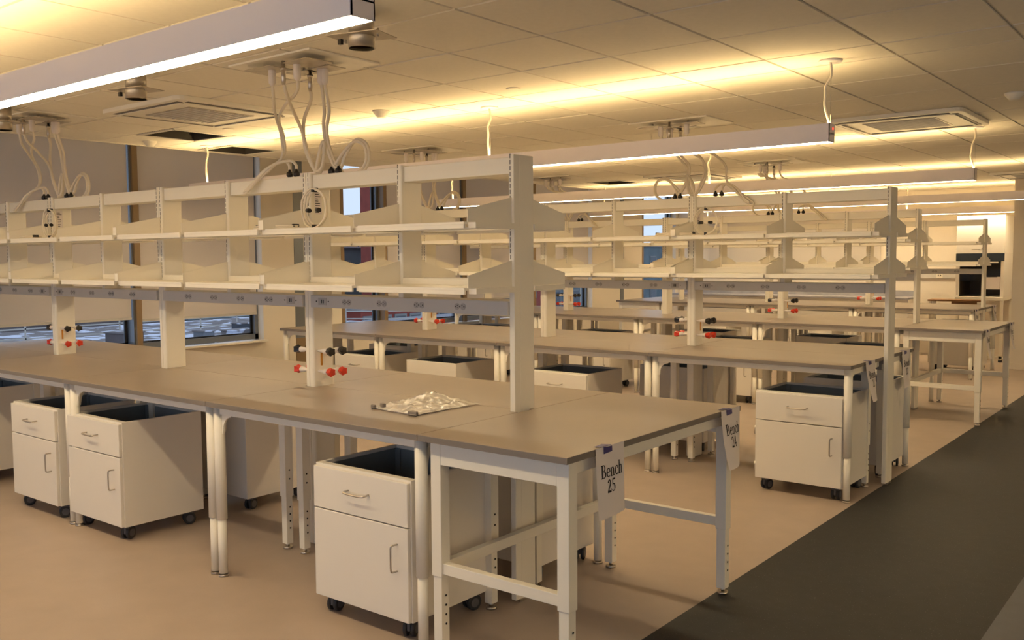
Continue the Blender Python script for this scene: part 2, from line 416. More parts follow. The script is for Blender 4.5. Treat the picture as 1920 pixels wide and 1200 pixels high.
ROW = {'A': 'nearest bench row', 'B': 'second bench row', 'C': 'third bench row', 'D': 'fourth bench row'}
BY = {'A': 0.0, 'B': 3.349, 'C': 6.843, 'D': 10.345}
SEAM = {'A': [-.745, -2.237, -3.735, -5.235, -6.72], 'B': [-.10, -1.60, -3.07, -4.55, -5.98],
        'C': [-.785, -2.28, -3.78, -5.28, -6.72], 'D': [-.85, -2.40, -3.92, -5.44]}
ENDP = {'A': -.78, 'B': -.0815, 'C': -.822, 'D': -.89}        # centre of the end post next to the aisle
for R in 'ABCD':
    s = SEAM[R]; y0 = BY[R]
    for i in range(len(s) - 1):
        nr = .04 if i else (0 if R == 'B' else (s[0] - ENDP[R] + .018))
        nl = .04 if i < len(s) - 2 else .036
        for rear in (False, True):
            bench_table(s[i + 1], s[i] - s[i + 1], y0 + (W2 if rear else 0), rear,
                        'grey-topped bench table, %s from the aisle, %s side of %s' % (ORD[i], 'far' if rear else 'near', ROW[R]), nl, nr)
end_table(-.745, .745, 0, 'large square-legged end table with Bench 25 and Bench 24 papers, nearest row')
end_table(-.785, .76, BY['C'], 'square-legged end table at the aisle end of the third bench row')
end_table(-6.24, .80, BY['D'], 'square-legged end table at the window end of the fourth bench row')

# ------------------------------------------------------------------ shelving racks
PY0, PY1 = .675, .825; ZLO, ZUP, ZT = 1.50, 1.79, 2.105
def rbox(w, d, z0, z1, r=.014, name='post'):
    p = []
    for cx, cy_, a0 in ((w / 2 - r, d / 2 - r, 0), (-w / 2 + r, d / 2 - r, 90), (-w / 2 + r, -d / 2 + r, 180), (w / 2 - r, -d / 2 + r, 270)):
        for i in range(4):
            a = math.radians(a0 + 30 * i); p.append((cx + r * math.cos(a), cy_ + r * math.sin(a)))
    return MB().prism(p, 'z', z0, z1).mesh(name, 'white')
D_ = PY1 - PY0
def post_double():
    mb = MB()
    for s in (-1, 1):
        p = []
        for cx, cy_, a0, r in ((.036 - .014, D_ / 2 - .014, 0, .014), (.002, D_ / 2, 90, 0), (.002, -D_ / 2, 180, 0), (.036 - .014, -D_ / 2 + .014, 270, .014)):
            for i in range(4 if r else 1):
                a = math.radians(a0 + 30 * i); p.append((s * (cx + r * math.cos(a)), cy_ + r * math.sin(a)))
        mb.prism(p, 'z', .012, ZT)
    mb.box(-.002, .002, -D_ / 2 + .004, D_ / 2 - .004, .012, ZT - .002)
    return mb.mesh('post', 'white')
POST2 = post_double(); POST1 = MB().box(-.015, .015, -D_ / 2, D_ / 2, .012, ZT).mesh('post', 'white', .003)
ENDCAP = MB().box(.0145, .0158, -.032, .032, .012, ZT - .002).mesh('end_cover', 'white')
UPR = rbox(.036, D_, 1.43, ZT - .004, .010, 'upright')
def slots(xs):
    mb = MB()
    for x in xs:
        z = 1.515
        while z < 2.09: mb.box(x - .0016, x + .0016, -D_ / 2 - .0009, -D_ / 2 + .002, z, z + .020); z += .0272
        z = 1.515
        while z < 2.09: mb.box(x - .0016, x + .0016, D_ / 2 - .002, D_ / 2 + .0009, z, z + .020); z += .0272
    return mb.mesh('slot_strip', 'dark')
SLOT1 = slots([-.006]); SLOT2 = slots([-.020, .020])
def bracket(dirn, ln, double):
    mb = MB()
    pr = [(0, .118), (dirn * ln, .054), (dirn * ln, -.002), (0, -.002)]
    for x in ((-.020, .017) if double else (-.0015,)): mb.prism(pr, 'x', x, x + .003)
    w = .030 if double else .022
    mb.box(-w, w, min(0, dirn * (ln - .03)), max(0, dirn * (ln - .03)), -.028, -.0025)
    if double:
        y0 = dirn * (ln - .001)
        mb.box(-.0165, .0165, min(y0, y0 - dirn * .004), max(y0, y0 - dirn * .004), -.002, .047)
    return mb.mesh('bracket', 'white')
BR = {(d, db): bracket(d, .308 if d < 0 else .275, db) for d in (-1, 1) for db in (0, 1)}
def shelf_me(L, d, lip):
    mb = MB().box(0, L, 0, d, -.012, 0).box(0, L, 0, .012, -.030, -.012)
    mb.box(0, L, d - .004, d, 0, .032 if lip else .012).box(0, L, d - .012, d, -.024, -.012)
    return mb.mesh('shelf', 'white', .0015)
RACE = {}
def outlet(kind):
    mb = MB()
    if kind == 'duplex':
        for s in (-1, 1):
            mb.m = 0; mb.cyl((s * .019, 0, 0), (s * .019, -.0022, 0), .0165, n=14)
            mb.m = 1
            for dx, dz, w, h in ((-.004 * s, .006, .0022, .0016), (-.004 * s, -.006, .0022, .0016), (.008 * s, 0, .0026, .0026)):
                mb.box(s * .019 + dx - w, s * .019 + dx + w, -.0034, -.002, dz - h, dz + h)
        mb.box(-.0035, .0035, -.003, 0, -.0018, .0018)
    else:
        mb.box(-.034, .034, -.002, 0, -.020, .020); mb.m = 1
        for x in (-.006, .008): mb.box(x - .003, x + .003, -.0035, -.002, -.010, .010)
        for x in (-.050, .050): mb.cyl((x, 0, 0), (x, -.003, 0), .0035, n=8)
    return mb.mesh('power_outlet' if kind == 'duplex' else 'data_outlet', ['outlet', 'dark'])
OUT = {k: outlet(k) for k in ('duplex', 'data')}
VBODY = MB().tube([(0, 0, 0), (.012, 0, 0), (.05, 0, .001), (.052, 0, 0), (.078, 0, 0), (.08, 0, 0)], [.005, .006, .012, .015, .016, .012], 14).mesh('valve_body', 'nozzle')
def knob_me():
    mb = MB(); n = 10; prof = [(.078, .013), (.086, .017), (.112, .024), (.120, .022), (.122, .012)]
    rings = []
    for x, r in prof:
        b = len(mb.v)
        for j in range(n):
            a = 2 * PI * j / n; rr = r * (1.12 if j % 2 else .86); mb.v.append((x, rr * math.cos(a), rr * math.sin(a)))
        rings.append(b)
    for a, b in zip(rings[:-1], rings[1:]):
        for j in range(n): mb.f.append((a + j, a + (j + 1) % n, b + (j + 1) % n, b + j)); mb.mi.append(0); mb.sm.append(False)
    mb.f.append(tuple(rings[-1] + j for j in range(n))); mb.f.append(tuple(rings[0] + n - 1 - j for j in range(n))); mb.mi += [0, 0]; mb.sm += [False] * 2
    return mb
KN = {'black': knob_me().mesh('valve_knob', 'black'), 'red': knob_me().mesh('valve_knob', 'red')}
def rack(R, label):
    s = list(SEAM[R]); y0 = BY[R]; yc = (PY0 + PY1) / 2
    t = thing('shelving_rack', label, 'shelving', (ENDP[R], y0 + yc, 0))
    ox = ENDP[R]
    ups = []                                         # (x, type)
    ups.append((ENDP[R], 'end'))
    for x in s[1:-1]: ups.append((x, 'dbl'))
    ups.append((s[-1] + .018 if R != 'D' else s[-1], 'last'))
    alln = []
    for i, (x, k) in enumerate(ups):
        p = obj('post', POST2 if k == 'dbl' else POST1, t, (x - ox, 0, 0))
        obj('slot_strip', SLOT2 if k == 'dbl' else SLOT1, p, kind='stuff')
        obj('foot_pad', MB().box(-.02, .02, -.05, .05, 0, .013).mesh('foot_pad', 'steel'), p)
        if k == 'end': obj('end_cover', ENDCAP, p)
        alln.append((x, k))
        if i < len(ups) - 1:
            xm = (x + ups[i + 1][0]) / 2; u = obj('upright', UPR, t, (xm - ox, 0, 0)); obj('slot_strip', SLOT1, u, kind='stuff'); alln.append((xm, 'mid'))
    for x, k in alln:
        for z in (ZLO, ZUP):
            for d in (-1, 1): obj('bracket', BR[(d, 1 if k == 'dbl' else 0)], t, (x - ox, d * D_ / 2, z))
    hw = {'dbl': .033, 'mid': .024, 'end': .024, 'last': .024}
    for (xa, ka), (xb, kb) in zip(alln[:-1], alln[1:]):
        l, r = xb + hw[kb], xa - hw[ka]; L = r - l
        for z in (ZLO, ZUP):
            key = ('s', round(L, 3), z)
            if (key, 0) not in RACE:
                RACE[(key, 0)] = shelf_me(L, .303, z == ZLO); RACE[(key, 1)] = shelf_me(L, .27, z == ZLO)
            obj('shelf', RACE[(key, 0)], t, (l - ox, -D_ / 2 - .306, z))
            obj('shelf', RACE[(key, 1)], t, (r - ox, D_ / 2 + .273, z), PI)
        w2 = {'dbl': .036, 'mid': .018, 'end': .015, 'last': .015}
        obj('top_rail', MB().box(xb + w2[kb] - ox, xa - w2[ka] - ox, -.055, .055, 2.018, 2.096).mesh('top_rail', 'white', .004), t)
    for i in range(len(ups) - 1):
        (xa, ka), (xb, kb) = ups[i], ups[i + 1]
        l, r = xb + (.036 if kb == 'dbl' else .015), xa - (.036 if ka == 'dbl' else .015)
        rc = obj('power_raceway', MB().box(l - ox, r - ox, -.088, .088, 1.362, 1.430).mesh('power_raceway', 'race', .003), t)
        n = [('data', .085), ('duplex', .25), ('duplex', .475), ('duplex', .70), ('duplex', .93)]
        for kd, f in n:
            xx = l + (r - l) * f * .85 if i % 2 == 0 else r - (r - l) * f * .85
            obj('power_outlet' if kd == 'duplex' else 'data_outlet', OUT[kd], rc, (xx - ox, -.088, 1.397))
    for i in (1, 3):
        if i > len(s) - 2: continue
        x = s[i]
        for sx in (1, -1):
            for yy in (-.042, .045):
                for z, c in ((1.115, 'black'), (1.0, 'red')):
                    v = obj('gas_valve', VBODY, t, (x - ox + sx * .036, yy, z), 0 if sx > 0 else PI)
                    obj('valve_knob', KN[c], v)
        tg = obj('hanging_tag', MB().box(-.002, .002, -.006, .006, -.07, 0).mesh('hanging_tag', 'orange'), t, (x - ox + .075, -.05, 1.105))
        lbm = MB().box(0, .0012, -.045, .005, 0, .13); lbm.m = 1
        rng = random.Random(3)
        for j in range(9):
            z = .008 + j * .0125; lbm.box(.0012, .0016, -.041, -.041 + rng.uniform(.02, .042), z, z + .004)
        obj('printed_label', lbm.mesh('printed_label', ['paper', 'ink']), t, (x - ox + .036, .0, 1.88))
    return t
rack('A', 'white double-sided shelving rack on the nearest bench row')
rack('B', 'white double-sided shelving rack on the second bench row')
rack('C', 'white double-sided shelving rack on the third bench row')
rack('D', 'white double-sided shelving rack on the fourth, farthest bench row')

# ------------------------------------------------------------------ mobile cabinets
def cab_meshes():
    d = {}
    mb = MB().box(-.305, -.288, .02, .535, .085, .70).box(.288, .305, .02, .535, .085, .70).box(-.288, .288, .518, .535, .085, .70)
    mb.box(-.288, .288, .02, .518, .085, .105).box(-.288, .288, .02, .055, .655, .70)
    d['body'] = mb.mesh('body', 'cab', .002)
    d['liner'] = MB().box(-.286, .286, .057, .516, .50, .51).box(-.2875, -.284, .057, .516, .51, .685).box(.284, .2875, .057, .516, .51, .685).box(-.284, .284, .513, .5175, .51, .685).box(-.284, .284, .0555, .059, .51, .685).box(-.284, -.25, .505, .513, .51, .68).box(.25, .284, .505, .513, .51, .68).mesh('inner_liner', 'liner')
    d['drawer'] = MB().box(-.300, .300, 0, .0195, .500, .690).mesh('drawer', 'cab', .003)
    d['door'] = MB().box(-.300, .300, 0, .0195, .088, .495).mesh('door', 'cab', .003)
    d['back'] = MB().box(-.300, .300, .5355, .537, .09, .695).mesh('back_panel', 'cab', .001)
    def pull(pts): return MB().tube(spline(pts, 4), .0045, 8).mesh('handle', 'steel')
    d['dh'] = pull([(-.066, 0, .607), (-.066, -.026, .605), (-.056, -.033, .602), (0, -.034, .60), (.056, -.033, .602), (.066, -.026, .605), (.066, 0, .607)])
    d['vh'] = pull([(.236, 0, .420), (.234, -.026, .420), (.231, -.033, .410), (.231, -.034, .36), (.231, -.033, .315), (.234, -.026, .305), (.236, 0, .305)])
    d['hinge'] = MB().cyl((0, 0, -.03), (0, 0, .03), .006, n=10).mesh('hinge', 'steel')
    d['fork'] = MB().box(-.026, .026, -.018, .034, .066, .085).box(-.008, .008, -.02, .03, .03, .075).mesh('caster', 'castergrey', .004)
    w = MB()
    for s in (-1, 1):
        w.tube([(s * .009, .012, .037), (s * .011, .012, .037), (s * .024, .012, .037), (s * .027, .012, .037)], [.033, .037, .037, .031], 18)
    w.m = 1
    for s in (-1, 1): w.cyl((s * .027, .012, .037), (s * .0285, .012, .037), .022, n=14)
    d['wheel'] = w.mesh('wheel', ['rubber', 'castergrey'])
    d['sticker'] = MB().box(.3052, .306, .06, .19, .60, .66).mesh('sticker', 'orange')
    return d
CM = cab_meshes()
def cabinet(xc, y, label, rear=False, sticker=False):
    """y: outer face; rear=True: front faces away from the viewer (+y)"""
    t = thing('mobile_cabinet', label, 'cabinet', (xc, y, 0), PI if rear else 0, 'white mobile cabinets')
    obj('body', CM['body'], t); obj('inner_liner', CM['liner'], t); obj('back_panel', CM['back'], t)
    d = obj('drawer', CM['drawer'], t); obj('handle', CM['dh'], d)
    d = obj('door', CM['door'], t); obj('handle', CM['vh'], d)
    for z in (.42, .165): obj('hinge', CM['hinge'], d, (-.306, .014, z))
    for x in (-.245, .245):
        for yy, a in ((.062, 0), (.455, 0)):
            c = obj('caster', CM['fork'], t, (x, yy, 0), random.uniform(-.5, .5)); obj('wheel', CM['wheel'], c)
    if sticker: obj('sticker', CM['sticker'], t)
    return t
cabinet(-1.137, .03, 'open-topped white mobile cabinet in front, left of the square-legged end table')
cabinet(-3.452, .03, 'second white mobile cabinet from the left in the nearest row')
cabinet(-4.22, .03, 'white mobile cabinet beside the left round leg pair, nearest row')
cabinet(-5.60, .03, 'white mobile cabinet cut by the left edge of the frame')
cabinet(-3.42, W2 - .06, 'mobile cabinet turned away under the middle of the nearest row', True)
cabinet(-1.14, W2 + .01, 'mobile cabinet turned away behind the front one, seen through the end table', True)
cabinet(-6.10, W2 - .06, 'mobile cabinet turned away under the window end of the nearest row', True)
b = BY['B']
cabinet(-.462, b + .03, 'white mobile cabinet at the aisle end of the second row')
cabinet(-2.49, b + .05, 'white mobile cabinet with drawer pull just right of the nearest end post')
cabinet(-3.84, b + .545, 'plain-backed mobile cabinet with orange sticker, second row', True, True)
cabinet(-4.87, b + .04, 'white mobile cabinet at left under the second row, near the window')
cabinet(-.45, b + W2 - .02, 'mobile cabinet turned away behind the Bench 22 paper', True, True)
cabinet(-1.90, b + W2 - .02, 'mobile cabinet turned away behind the service post of the second row', True)
cabinet(-5.3, b + W2 - .02, 'mobile cabinet turned away at the window end of the second row', True)
c = BY['C']
cabinet(-6.35, c + .03, 'white mobile cabinet at the window end of the third row')
cabinet(-4.47, c + .03, 'white mobile cabinet in the middle of the third row')
cabinet(-2.64, c + .03, 'white mobile cabinet left of the round leg pair in the third row')
cabinet(-1.2, c + .05, 'white mobile cabinet beside the end table of the third row')
cabinet(-3.4, c + W2 - .02, 'mobile cabinet turned away under the middle of the third row', True)
cabinet(-1.9, c + W2 - .02, 'mobile cabinet turned away near the aisle in the third row', True)
dd = BY['D']
cabinet(-1.25, dd + W2 - .05, 'mobile cabinet turned away at the aisle end of the fourth row', True)
cabinet(-3.0, dd + .04, 'white mobile cabinet near the aisle in the fourth row')
cabinet(-4.6, dd + .04, 'white mobile cabinet towards the window in the fourth row')

# ------------------------------------------------------------------ bench papers with printed numbers
def arc(cx, cz, rx, rz, a0, a1, w, n=10):
    """crescent stroke: thick in the middle, thin at its ends"""
    o, i = [], []
    for k in range(n + 1):
        t = math.radians(a0 + (a1 - a0) * k / n); f = abs(math.cos(t)) ** .8
        o.append((cx + rx * math.cos(t), cz + rz * math.sin(t)))
        ww = .05 + (w - .05) * f
        i.append((cx + (rx - ww) * math.cos(t), cz + (rz - .055) * math.sin(t)))
    return [[o[k], o[k + 1], i[k + 1], i[k]] for k in range(n)]
def R_(x0, x1, z0, z1): return [[(x0, z0), (x1, z0), (x1, z1), (x0, z1)]]
GL = {
    'B': (.62, R_(.09, .23, 0, .70) + R_(0, .32, 0, .045) + R_(0, .32, .655, .70) + R_(.2, .34, .345, .39) + arc(.30, .525, .22, .175, -90, 90, .13) + arc(.32, .187, .27, .187, -90, 90, .14)),
    'e': (.47, arc(.25, .24, .23, .25, 20, 320, .12, 14) + R_(.10, .46, .235, .285) + arc(.25, .24, .22, .25, 0, 30, .10, 3)),
    'n': (.56, R_(.07, .19, 0, .46) + R_(0, .25, 0, .04) + R_(0, .12, .42, .46) + arc(.30, .32, .16, .16, 0, 140, .12) + R_(.34, .46, 0, .33) + R_(.29, .53, 0, .04)),
    'c': (.44, arc(.25, .24, .23, .25, 50, 315, .13, 14) + R_(.31, .42, .32, .40)),
    'h': (.56, R_(.07, .19, 0, .73) + R_(0, .25, 0, .04) + R_(0, .12, .69, .73) + arc(.30, .32, .16, .16, 0, 140, .12) + R_(.34, .46, 0, .33) + R_(.29, .53, 0, .04)),
    '2': (.54, arc(.25, .48, .21, .21, -20, 165, .13) + [[(.44, .40), (.32, .44), (.03, .05), (.14, .06)]] + R_(.03, .47, 0, .11) + R_(.42, .47, .05, .19)),
    '3': (.52, arc(.23, .52, .19, .17, -80, 150, .12) + arc(.22, .19, .23, .19, -150, 85, .13) + R_(.16, .28, .345, .39)),
    '4': (.54, R_(.30, .42, 0, .68) + R_(.02, .50, .17, .25) + [[(.30, .68), (.40, .68), (.10, .24), (.02, .24)]] + R_(.22, .50, 0, .04)),
    '5': (.52, R_(.10, .44, .60, .69) + R_(.10, .15, .33, .66) + arc(.21, .22, .24, .22, -150, 110, .13)),
    '1': (.42, R_(.16, .28, 0, .69) + R_(.05, .39, 0, .045) + [[(.16, .69), (.16, .60), (.04, .54), (.04, .59)]]),
    '0': (.54, arc(.25, .345, .23, .345, 0, 360, .13, 22)),
    '9': (.54, arc(.25, .47, .22, .22, 0, 360, .13, 16) + [[(.47, .47), (.36, .40), (.12, 0), (.20, 0)]]),
    '8': (.54, arc(.25, .52, .19, .17, 0, 360, .11, 16) + arc(.25, .19, .23, .19, 0, 360, .12, 16)),
}
def paper(x, y0, num, label, curl=.012, w=.20, h=.272, tilt=0):
    """hangs over the +x edge; text reads along +y"""
    t = thing('paper_sign', label, 'sign', (x, y0, TOPZ), 0, 'bench number papers')
    ny, nz = 8, 12
    def bx(u, v): return .003 + curl * math.sin(u * PI * .9 + .4) * v * .7 + curl * 1.1 * v * v * (1 - u) + .004 * v
    def P(u, v, off=0): return (bx(u, v) + off, u * w + tilt * v * h * .5, .002 - v * h)
    mb = MB(); g = {}
    for i in range(ny + 1):
        for j in range(nz + 1): g[i, j] = len(mb.v); mb.v.append(P(i / ny, j / nz))
    for i in range(ny):
        for j in range(nz): mb.f.append((g[i, j], g[i, j + 1], g[i + 1, j + 1], g[i + 1, j])); mb.mi.append(0); mb.sm.append(True)
    obj('sheet', mb.mesh('sheet', 'paper'), t)
    tx = MB()
    for word, v0, sz in (('Bench', .44, .064), (num, .66, .064)):
        tw = sum(GL[ch][0] for ch in word) * sz * .92; u0 = .5 - tw / w / 2 + (.04 if word == 'Bench' else .0)
        for ch in word:
            adv, polys = GL[ch]
            for pl in polys: tx.face([P(u0 + p[0] * sz * .92 / w, v0 - p[1] * sz * 1.15 / h, .0012) for p in pl])
            u0 += adv * sz * .92 / w
    obj('printed_text', tx.mesh('printed_text', 'ink'), t)
    tp = MB()
    tp.face([P(.26, 0, .0015), P(.56, .02, .0015), P(.56, .09, .0015), P(.26, .10, .0015)])
    tp.face([(.0, .26 * w, .0028), (.0, .56 * w, .0028), (-.035, .50 * w, .0016), (-.028, .16 * w, .0016)])
    tp.face([(.0, .26 * w, .0028), (.0, .56 * w, .0028), P(.56, .02, .0015), P(.26, .0, .0015)])
    obj('tape', tp.mesh('tape', 'tape'), t)
paper(.002, .18, '25', 'white paper reading Bench 25 taped near the front corner of the end table', .008)
paper(.002, 1.235, '24', 'white paper reading Bench 24 taped at the far corner of the end table', .03)
paper(-.098, 3.63, '23', 'white paper reading Bench 23 taped beside the second row end post', .03, tilt=.25)
paper(-.098, 4.47, '22', 'white paper reading Bench 22 taped at the second row far corner', .015)
paper(-.023, 6.90, '21', 'white paper taped at the near corner of the third row end table', .03)
paper(-.023, 8.03, '20', 'white paper taped at the far corner of the third row end table', .03)
paper(-.848, 10.40, '19', 'small white paper at the near corner of the fourth row', .03)
paper(-.848, 11.50, '18', 'small white paper at the far corner of the fourth row', .03)

# ------------------------------------------------------------------ plastic-wrapped papers lying on the bench
t = thing('wrapped_papers', 'crumpled clear plastic bag of papers lying on the nearest bench', 'plastic bag', (-1.22, .56, TOPZ))
P4 = [Vector((-1.37, .33, 0)), Vector((-1.05, .30, 0)), Vector((-1.03, .74, 0)), Vector((-1.45, .80, 0))]
def bq(u, v): return (P4[0] * (1 - u) + P4[1] * u) * (1 - v) + (P4[3] * (1 - u) + P4[2] * u) * v - Vector((-1.22, .56, 0))
mb = MB(); g = {}; NU, NV = 36, 40
for i in range(NU + 1):
    for j in range(NV + 1):
        u, v = i / NU, j / NV; p = bq(u, v)
        e = min(1, 5 * min(u, 1 - u, v, 1 - v) + .25)
        h = .012 + .014 * noise.noise(Vector((u * 5, v * 7, 1))) + .016 * abs(noise.noise(Vector((u * 11 + v * 4, v * 9, 4)))) + .022 * math.exp(-((u - .35) ** 2 + (v - .8) ** 2) * 18)
        g[i, j] = len(mb.v); mb.v.append((p.x + .01 * noise.noise(Vector((u * 6, v * 6, 9))), p.y + .012 * noise.noise(Vector((u * 6, v * 6, 19))), max(.003, .004 + h * e)))
for i in range(NU):
    for j in range(NV): mb.f.append((g[i, j], g[i + 1, j], g[i + 1, j + 1], g[i, j + 1])); mb.mi.append(0); mb.sm.append(True)
obj('plastic_film', mb.mesh('plastic_film', 'film'), t)
st = MB()
for k, (du, z) in enumerate(((0, .001), (.012, .0038), (-.01, .0066))):
    q = [bq(.04 + du, .05), bq(.95 + du, .04), bq(.92 + du, .62), bq(.05 + du, .60)]
    n = len(st.v); st.v += [(a.x, a.y, z) for a in q] + [(a.x, a.y, z + .002) for a in q]
    for f in ((3, 2, 1, 0), (4, 5, 6, 7), (0, 1, 5, 4), (1, 2, 6, 5), (2, 3, 7, 6), (3, 0, 4, 7)): st.f.append(tuple(n + a for a in f)); st.mi.append(0); st.sm.append(False)
obj('paper_stack', st.mesh('paper_stack', 'paper'), t)
for u, v, wd, dp, hh in ((.02, .03, .028, .016, .020), (.14, .10, .036, .02, .026), (.93, .02, .05, .018, .021)):
    p = bq(u, v); obj('dark_clip', MB().box(-wd / 2, wd / 2, -dp / 2, dp / 2, 0, hh).mesh('dark_clip', 'topedge', .004), t, (p.x, p.y, .001), random.uniform(-.4, .4))

# ------------------------------------------------------------------ ceiling service panels with hoses, cable coils
HOSES = [
    [(-2.283, .50, 2.60), (-2.30, .52, 2.50), (-2.42, .62, 2.44), (-2.50, .72, 2.34), (-2.51, .73, 2.22), (-2.60, .70, 2.15), (-2.76, .655, 2.035), (-2.73, .650, 2.03), (-2.62, .68, 2.14), (-2.52, .735, 2.195), (-2.47, .745, 2.175), (-2.462, .745, 2.145)],
    [(-2.06, .49, 2.60), (-2.10, .52, 2.52), (-2.28, .58, 2.47), (-2.44, .66, 2.42), (-2.49, .73, 2.33), (-2.505, .74, 2.23), (-2.57, .70, 2.16), (-2.72, .65, 2.045), (-2.70, .65, 2.05), (-2.58, .69, 2.16), (-2.46, .74, 2.195), (-2.412, .75, 2.17), (-2.408, .75, 2.145)],
    [(-2.148, .47, 2.58), (-2.16, .50, 2.50), (-2.26, .62, 2.44), (-2.32, .72, 2.36), (-2.30, .745, 2.24), (-2.235, .745, 2.13), (-2.18, .745, 2.14), (-2.155, .745, 2.24), (-2.165, .745, 2.28), (-2.20, .745, 2.22), (-2.237, .745, 2.10)],
    [(-2.15, .65, 2.57), (-2.17, .67, 2.50), (-2.29, .72, 2.42), (-2.325, .74, 2.34), (-2.32, .75, 2.24), (-2.25, .755, 2.125), (-2.20, .755, 2.12), (-2.17, .755, 2.20), (-2.185, .755, 2.26), (-2.215, .755, 2.2), (-2.225, .755, 2.10)],
    [(-2.06, .65, 2.60), (-2.07, .67, 2.52), (-2.12, .72, 2.44), (-2.165, .75, 2.36), (-2.15, .76, 2.25), (-2.08, .76, 2.13), (-1.96, .77, 2.085), (-1.86, .775, 2.14), (-1.86, .775, 2.23), (-1.94, .775, 2.265), (-2.03, .77, 2.21), (-2.09, .765, 2.15), (-2.10, .75, 2.135)],
    [(-2.04, .66, 2.60), (-2.05, .68, 2.52), (-2.08, .72, 2.44), (-2.15, .76, 2.34), (-2.13, .77, 2.22), (-2.06, .77, 2.12), (-1.95, .78, 2.075), (-1.85, .785, 2.14), (-1.855, .785, 2.24), (-1.94, .785, 2.275), (-2.02, .78, 2.20), (-2.05, .775, 2.14), (-2.048, .755, 2.13)],
]
PLUG = MB().tube([(0, 0, .02), (0, 0, .008), (0, 0, .002), (0, 0, -.012), (0, 0, -.022), (0, 0, -.026)], [.006, .009, .018, .020, .016, .006], 12).mesh('plug', 'black')
def service(R, i, flip, label, dx=0, dy=0):
    sx = SEAM[R][i]; y0 = BY[R]; f = -1 if flip else 1
    def T(p): return ((p[0] + 2.237) * f + 0, p[1] - .74, p[2])
    t = thing('service_drop', label, 'hoses', (sx, y0 + .74, 0), 0, 'ceiling service drops')
    cx = .07 * f
    obj('ceiling_panel', MB().box(cx - .34, cx + .34, -.36, .12, ZC - .014, ZC - .004).mesh('ceiling_panel', 'white', .002), t)
    for px_, py_, w, d in ((-2.30, .49, .11, .075), (-1.985, .50, .10, .085), (-2.045, .665, .10, .06), (-2.21, .66, .09, .05)):
        q = T((px_, py_, 0)); obj('mounting_plate', MB().box(-w, w, -d, d, 0, .004).mesh('mounting_plate', 'galv'), t, (q[0], q[1], 2.648), random.uniform(-.1, .1))
        obj('hanger_rod', MB().cyl((0, 0, .004), (0, 0, ZC - 2.648 - .013), .006, n=8).mesh('hanger_rod', 'steel'), t, (q[0], q[1], 2.648))
    for k, h in enumerate(HOSES):
        q = T(h[0]); metal = k in (2, 3)
        if metal: fm = MB().tube([(0, 0, .10), (0, 0, .06), (0, 0, .06), (0, 0, .045), (0, 0, .045), (0, 0, 0), (0, 0, -.03)], [.009, .009, .017, .017, .011, .013, .009], 12).mesh('hose_fitting', 'steel')
        else: fm = MB().tube([(0, 0, .055), (0, 0, .05), (0, 0, -.02), (0, 0, -.035)], [.018, .021, .020, .009], 14).mesh('hose_fitting', 'nozzle')
        obj('hose_fitting', fm, t, q)
        if not flip:
            pts = [T(p) for p in h]
        else:
            rng = random.Random(k * 7 + int(sx * 10)); pts = [T((p[0] + rng.uniform(-.01, .01), p[1], p[2])) for p in h]
        pts[0] = (pts[0][0], pts[0][1], pts[0][2] - .02)
        obj('hose', MB().tube(spline(pts, 7), .0085 if k < 2 else .0095, 9).mesh('hose', 'hose'), t)
    for e in ((-2.462, .745, 2.126), (-2.408, .75, 2.126), (-2.10, .745, 2.120), (-2.048, .75, 2.120)):
        obj('plug', PLUG, t, T(e))
    return t
service('A', 1, False, 'hose drop with plates over the nearest rack, right of centre-left post')
service('A', 3, False, 'hose drop at far left over the nearest rack')
service('B', 1, True, 'hose drop with looped hoses over the second rack, aisle end')
service('B', 3, False, 'hose drop over the window end of the second rack')
service('C', 1, True, 'row of hoses dropping to the third rack, aisle end')
service('C', 3, True, 'hose drop to the window end of the third rack')
def coil(x, y, z, kind, label, turns=3, rx=.10, rz=.105):
    t = thing('cable_coil', label, 'cable', (x, y, z), 0, 'coiled white cables')
    rng = random.Random(int(x * 100))
    for k in range(turns):
        n = 14; pts = []
        a, bb = rx * (1 - .07 * k), rz * (1 - .05 * k)
        for j in range(n):
            an = 2 * PI * j / n; w = rng.uniform(-.006, .006)
            pts.append((a * math.cos(an), .012 * k - .012 + w, bb * math.sin(an)) if kind == 'up' else (a * math.cos(an) + w, bb * math.sin(an), .006 + .011 * k))
        obj('cable_turn', MB().tube(spline(pts, 4, True), .0055, 8, closed=True).mesh('cable_turn', 'hose'), t)
    for s in (-1, 1):
        p = (0, 0, s * rz * .94) if kind == 'up' else (s * rx * .93, 0, .016)
        obj('cable_tie', MB().box(-.008, .008, -.02, .02, -.012, .012).mesh('cable_tie', 'black', .003), t, p)
    if kind == 'up':
        for s in (-.05, .03): obj('connector', MB().cyl((s, -.012, -.01), (s + .03, -.02, -.012), .012, n=10).mesh('connector', 'black'), t)
for R, i, nm in (('A', 1, 'nearest rack, below the black plugs'), ('A', 3, 'far left post of the nearest rack'), ('B', 1, 'aisle-end service post of the second rack'), ('C', 1, 'aisle-end service post of the third rack')):
    x, y = SEAM[R][i], BY[R]
    coil(x + .165, y + .60, ZUP + .113, 'up', 'upright white cable coil on the ' + nm)
    coil(x - .06, y + .52, ZUP + .002, 'flat', 'flat white cable coil by the ' + nm.split(',')[0], 2, .17, .085)

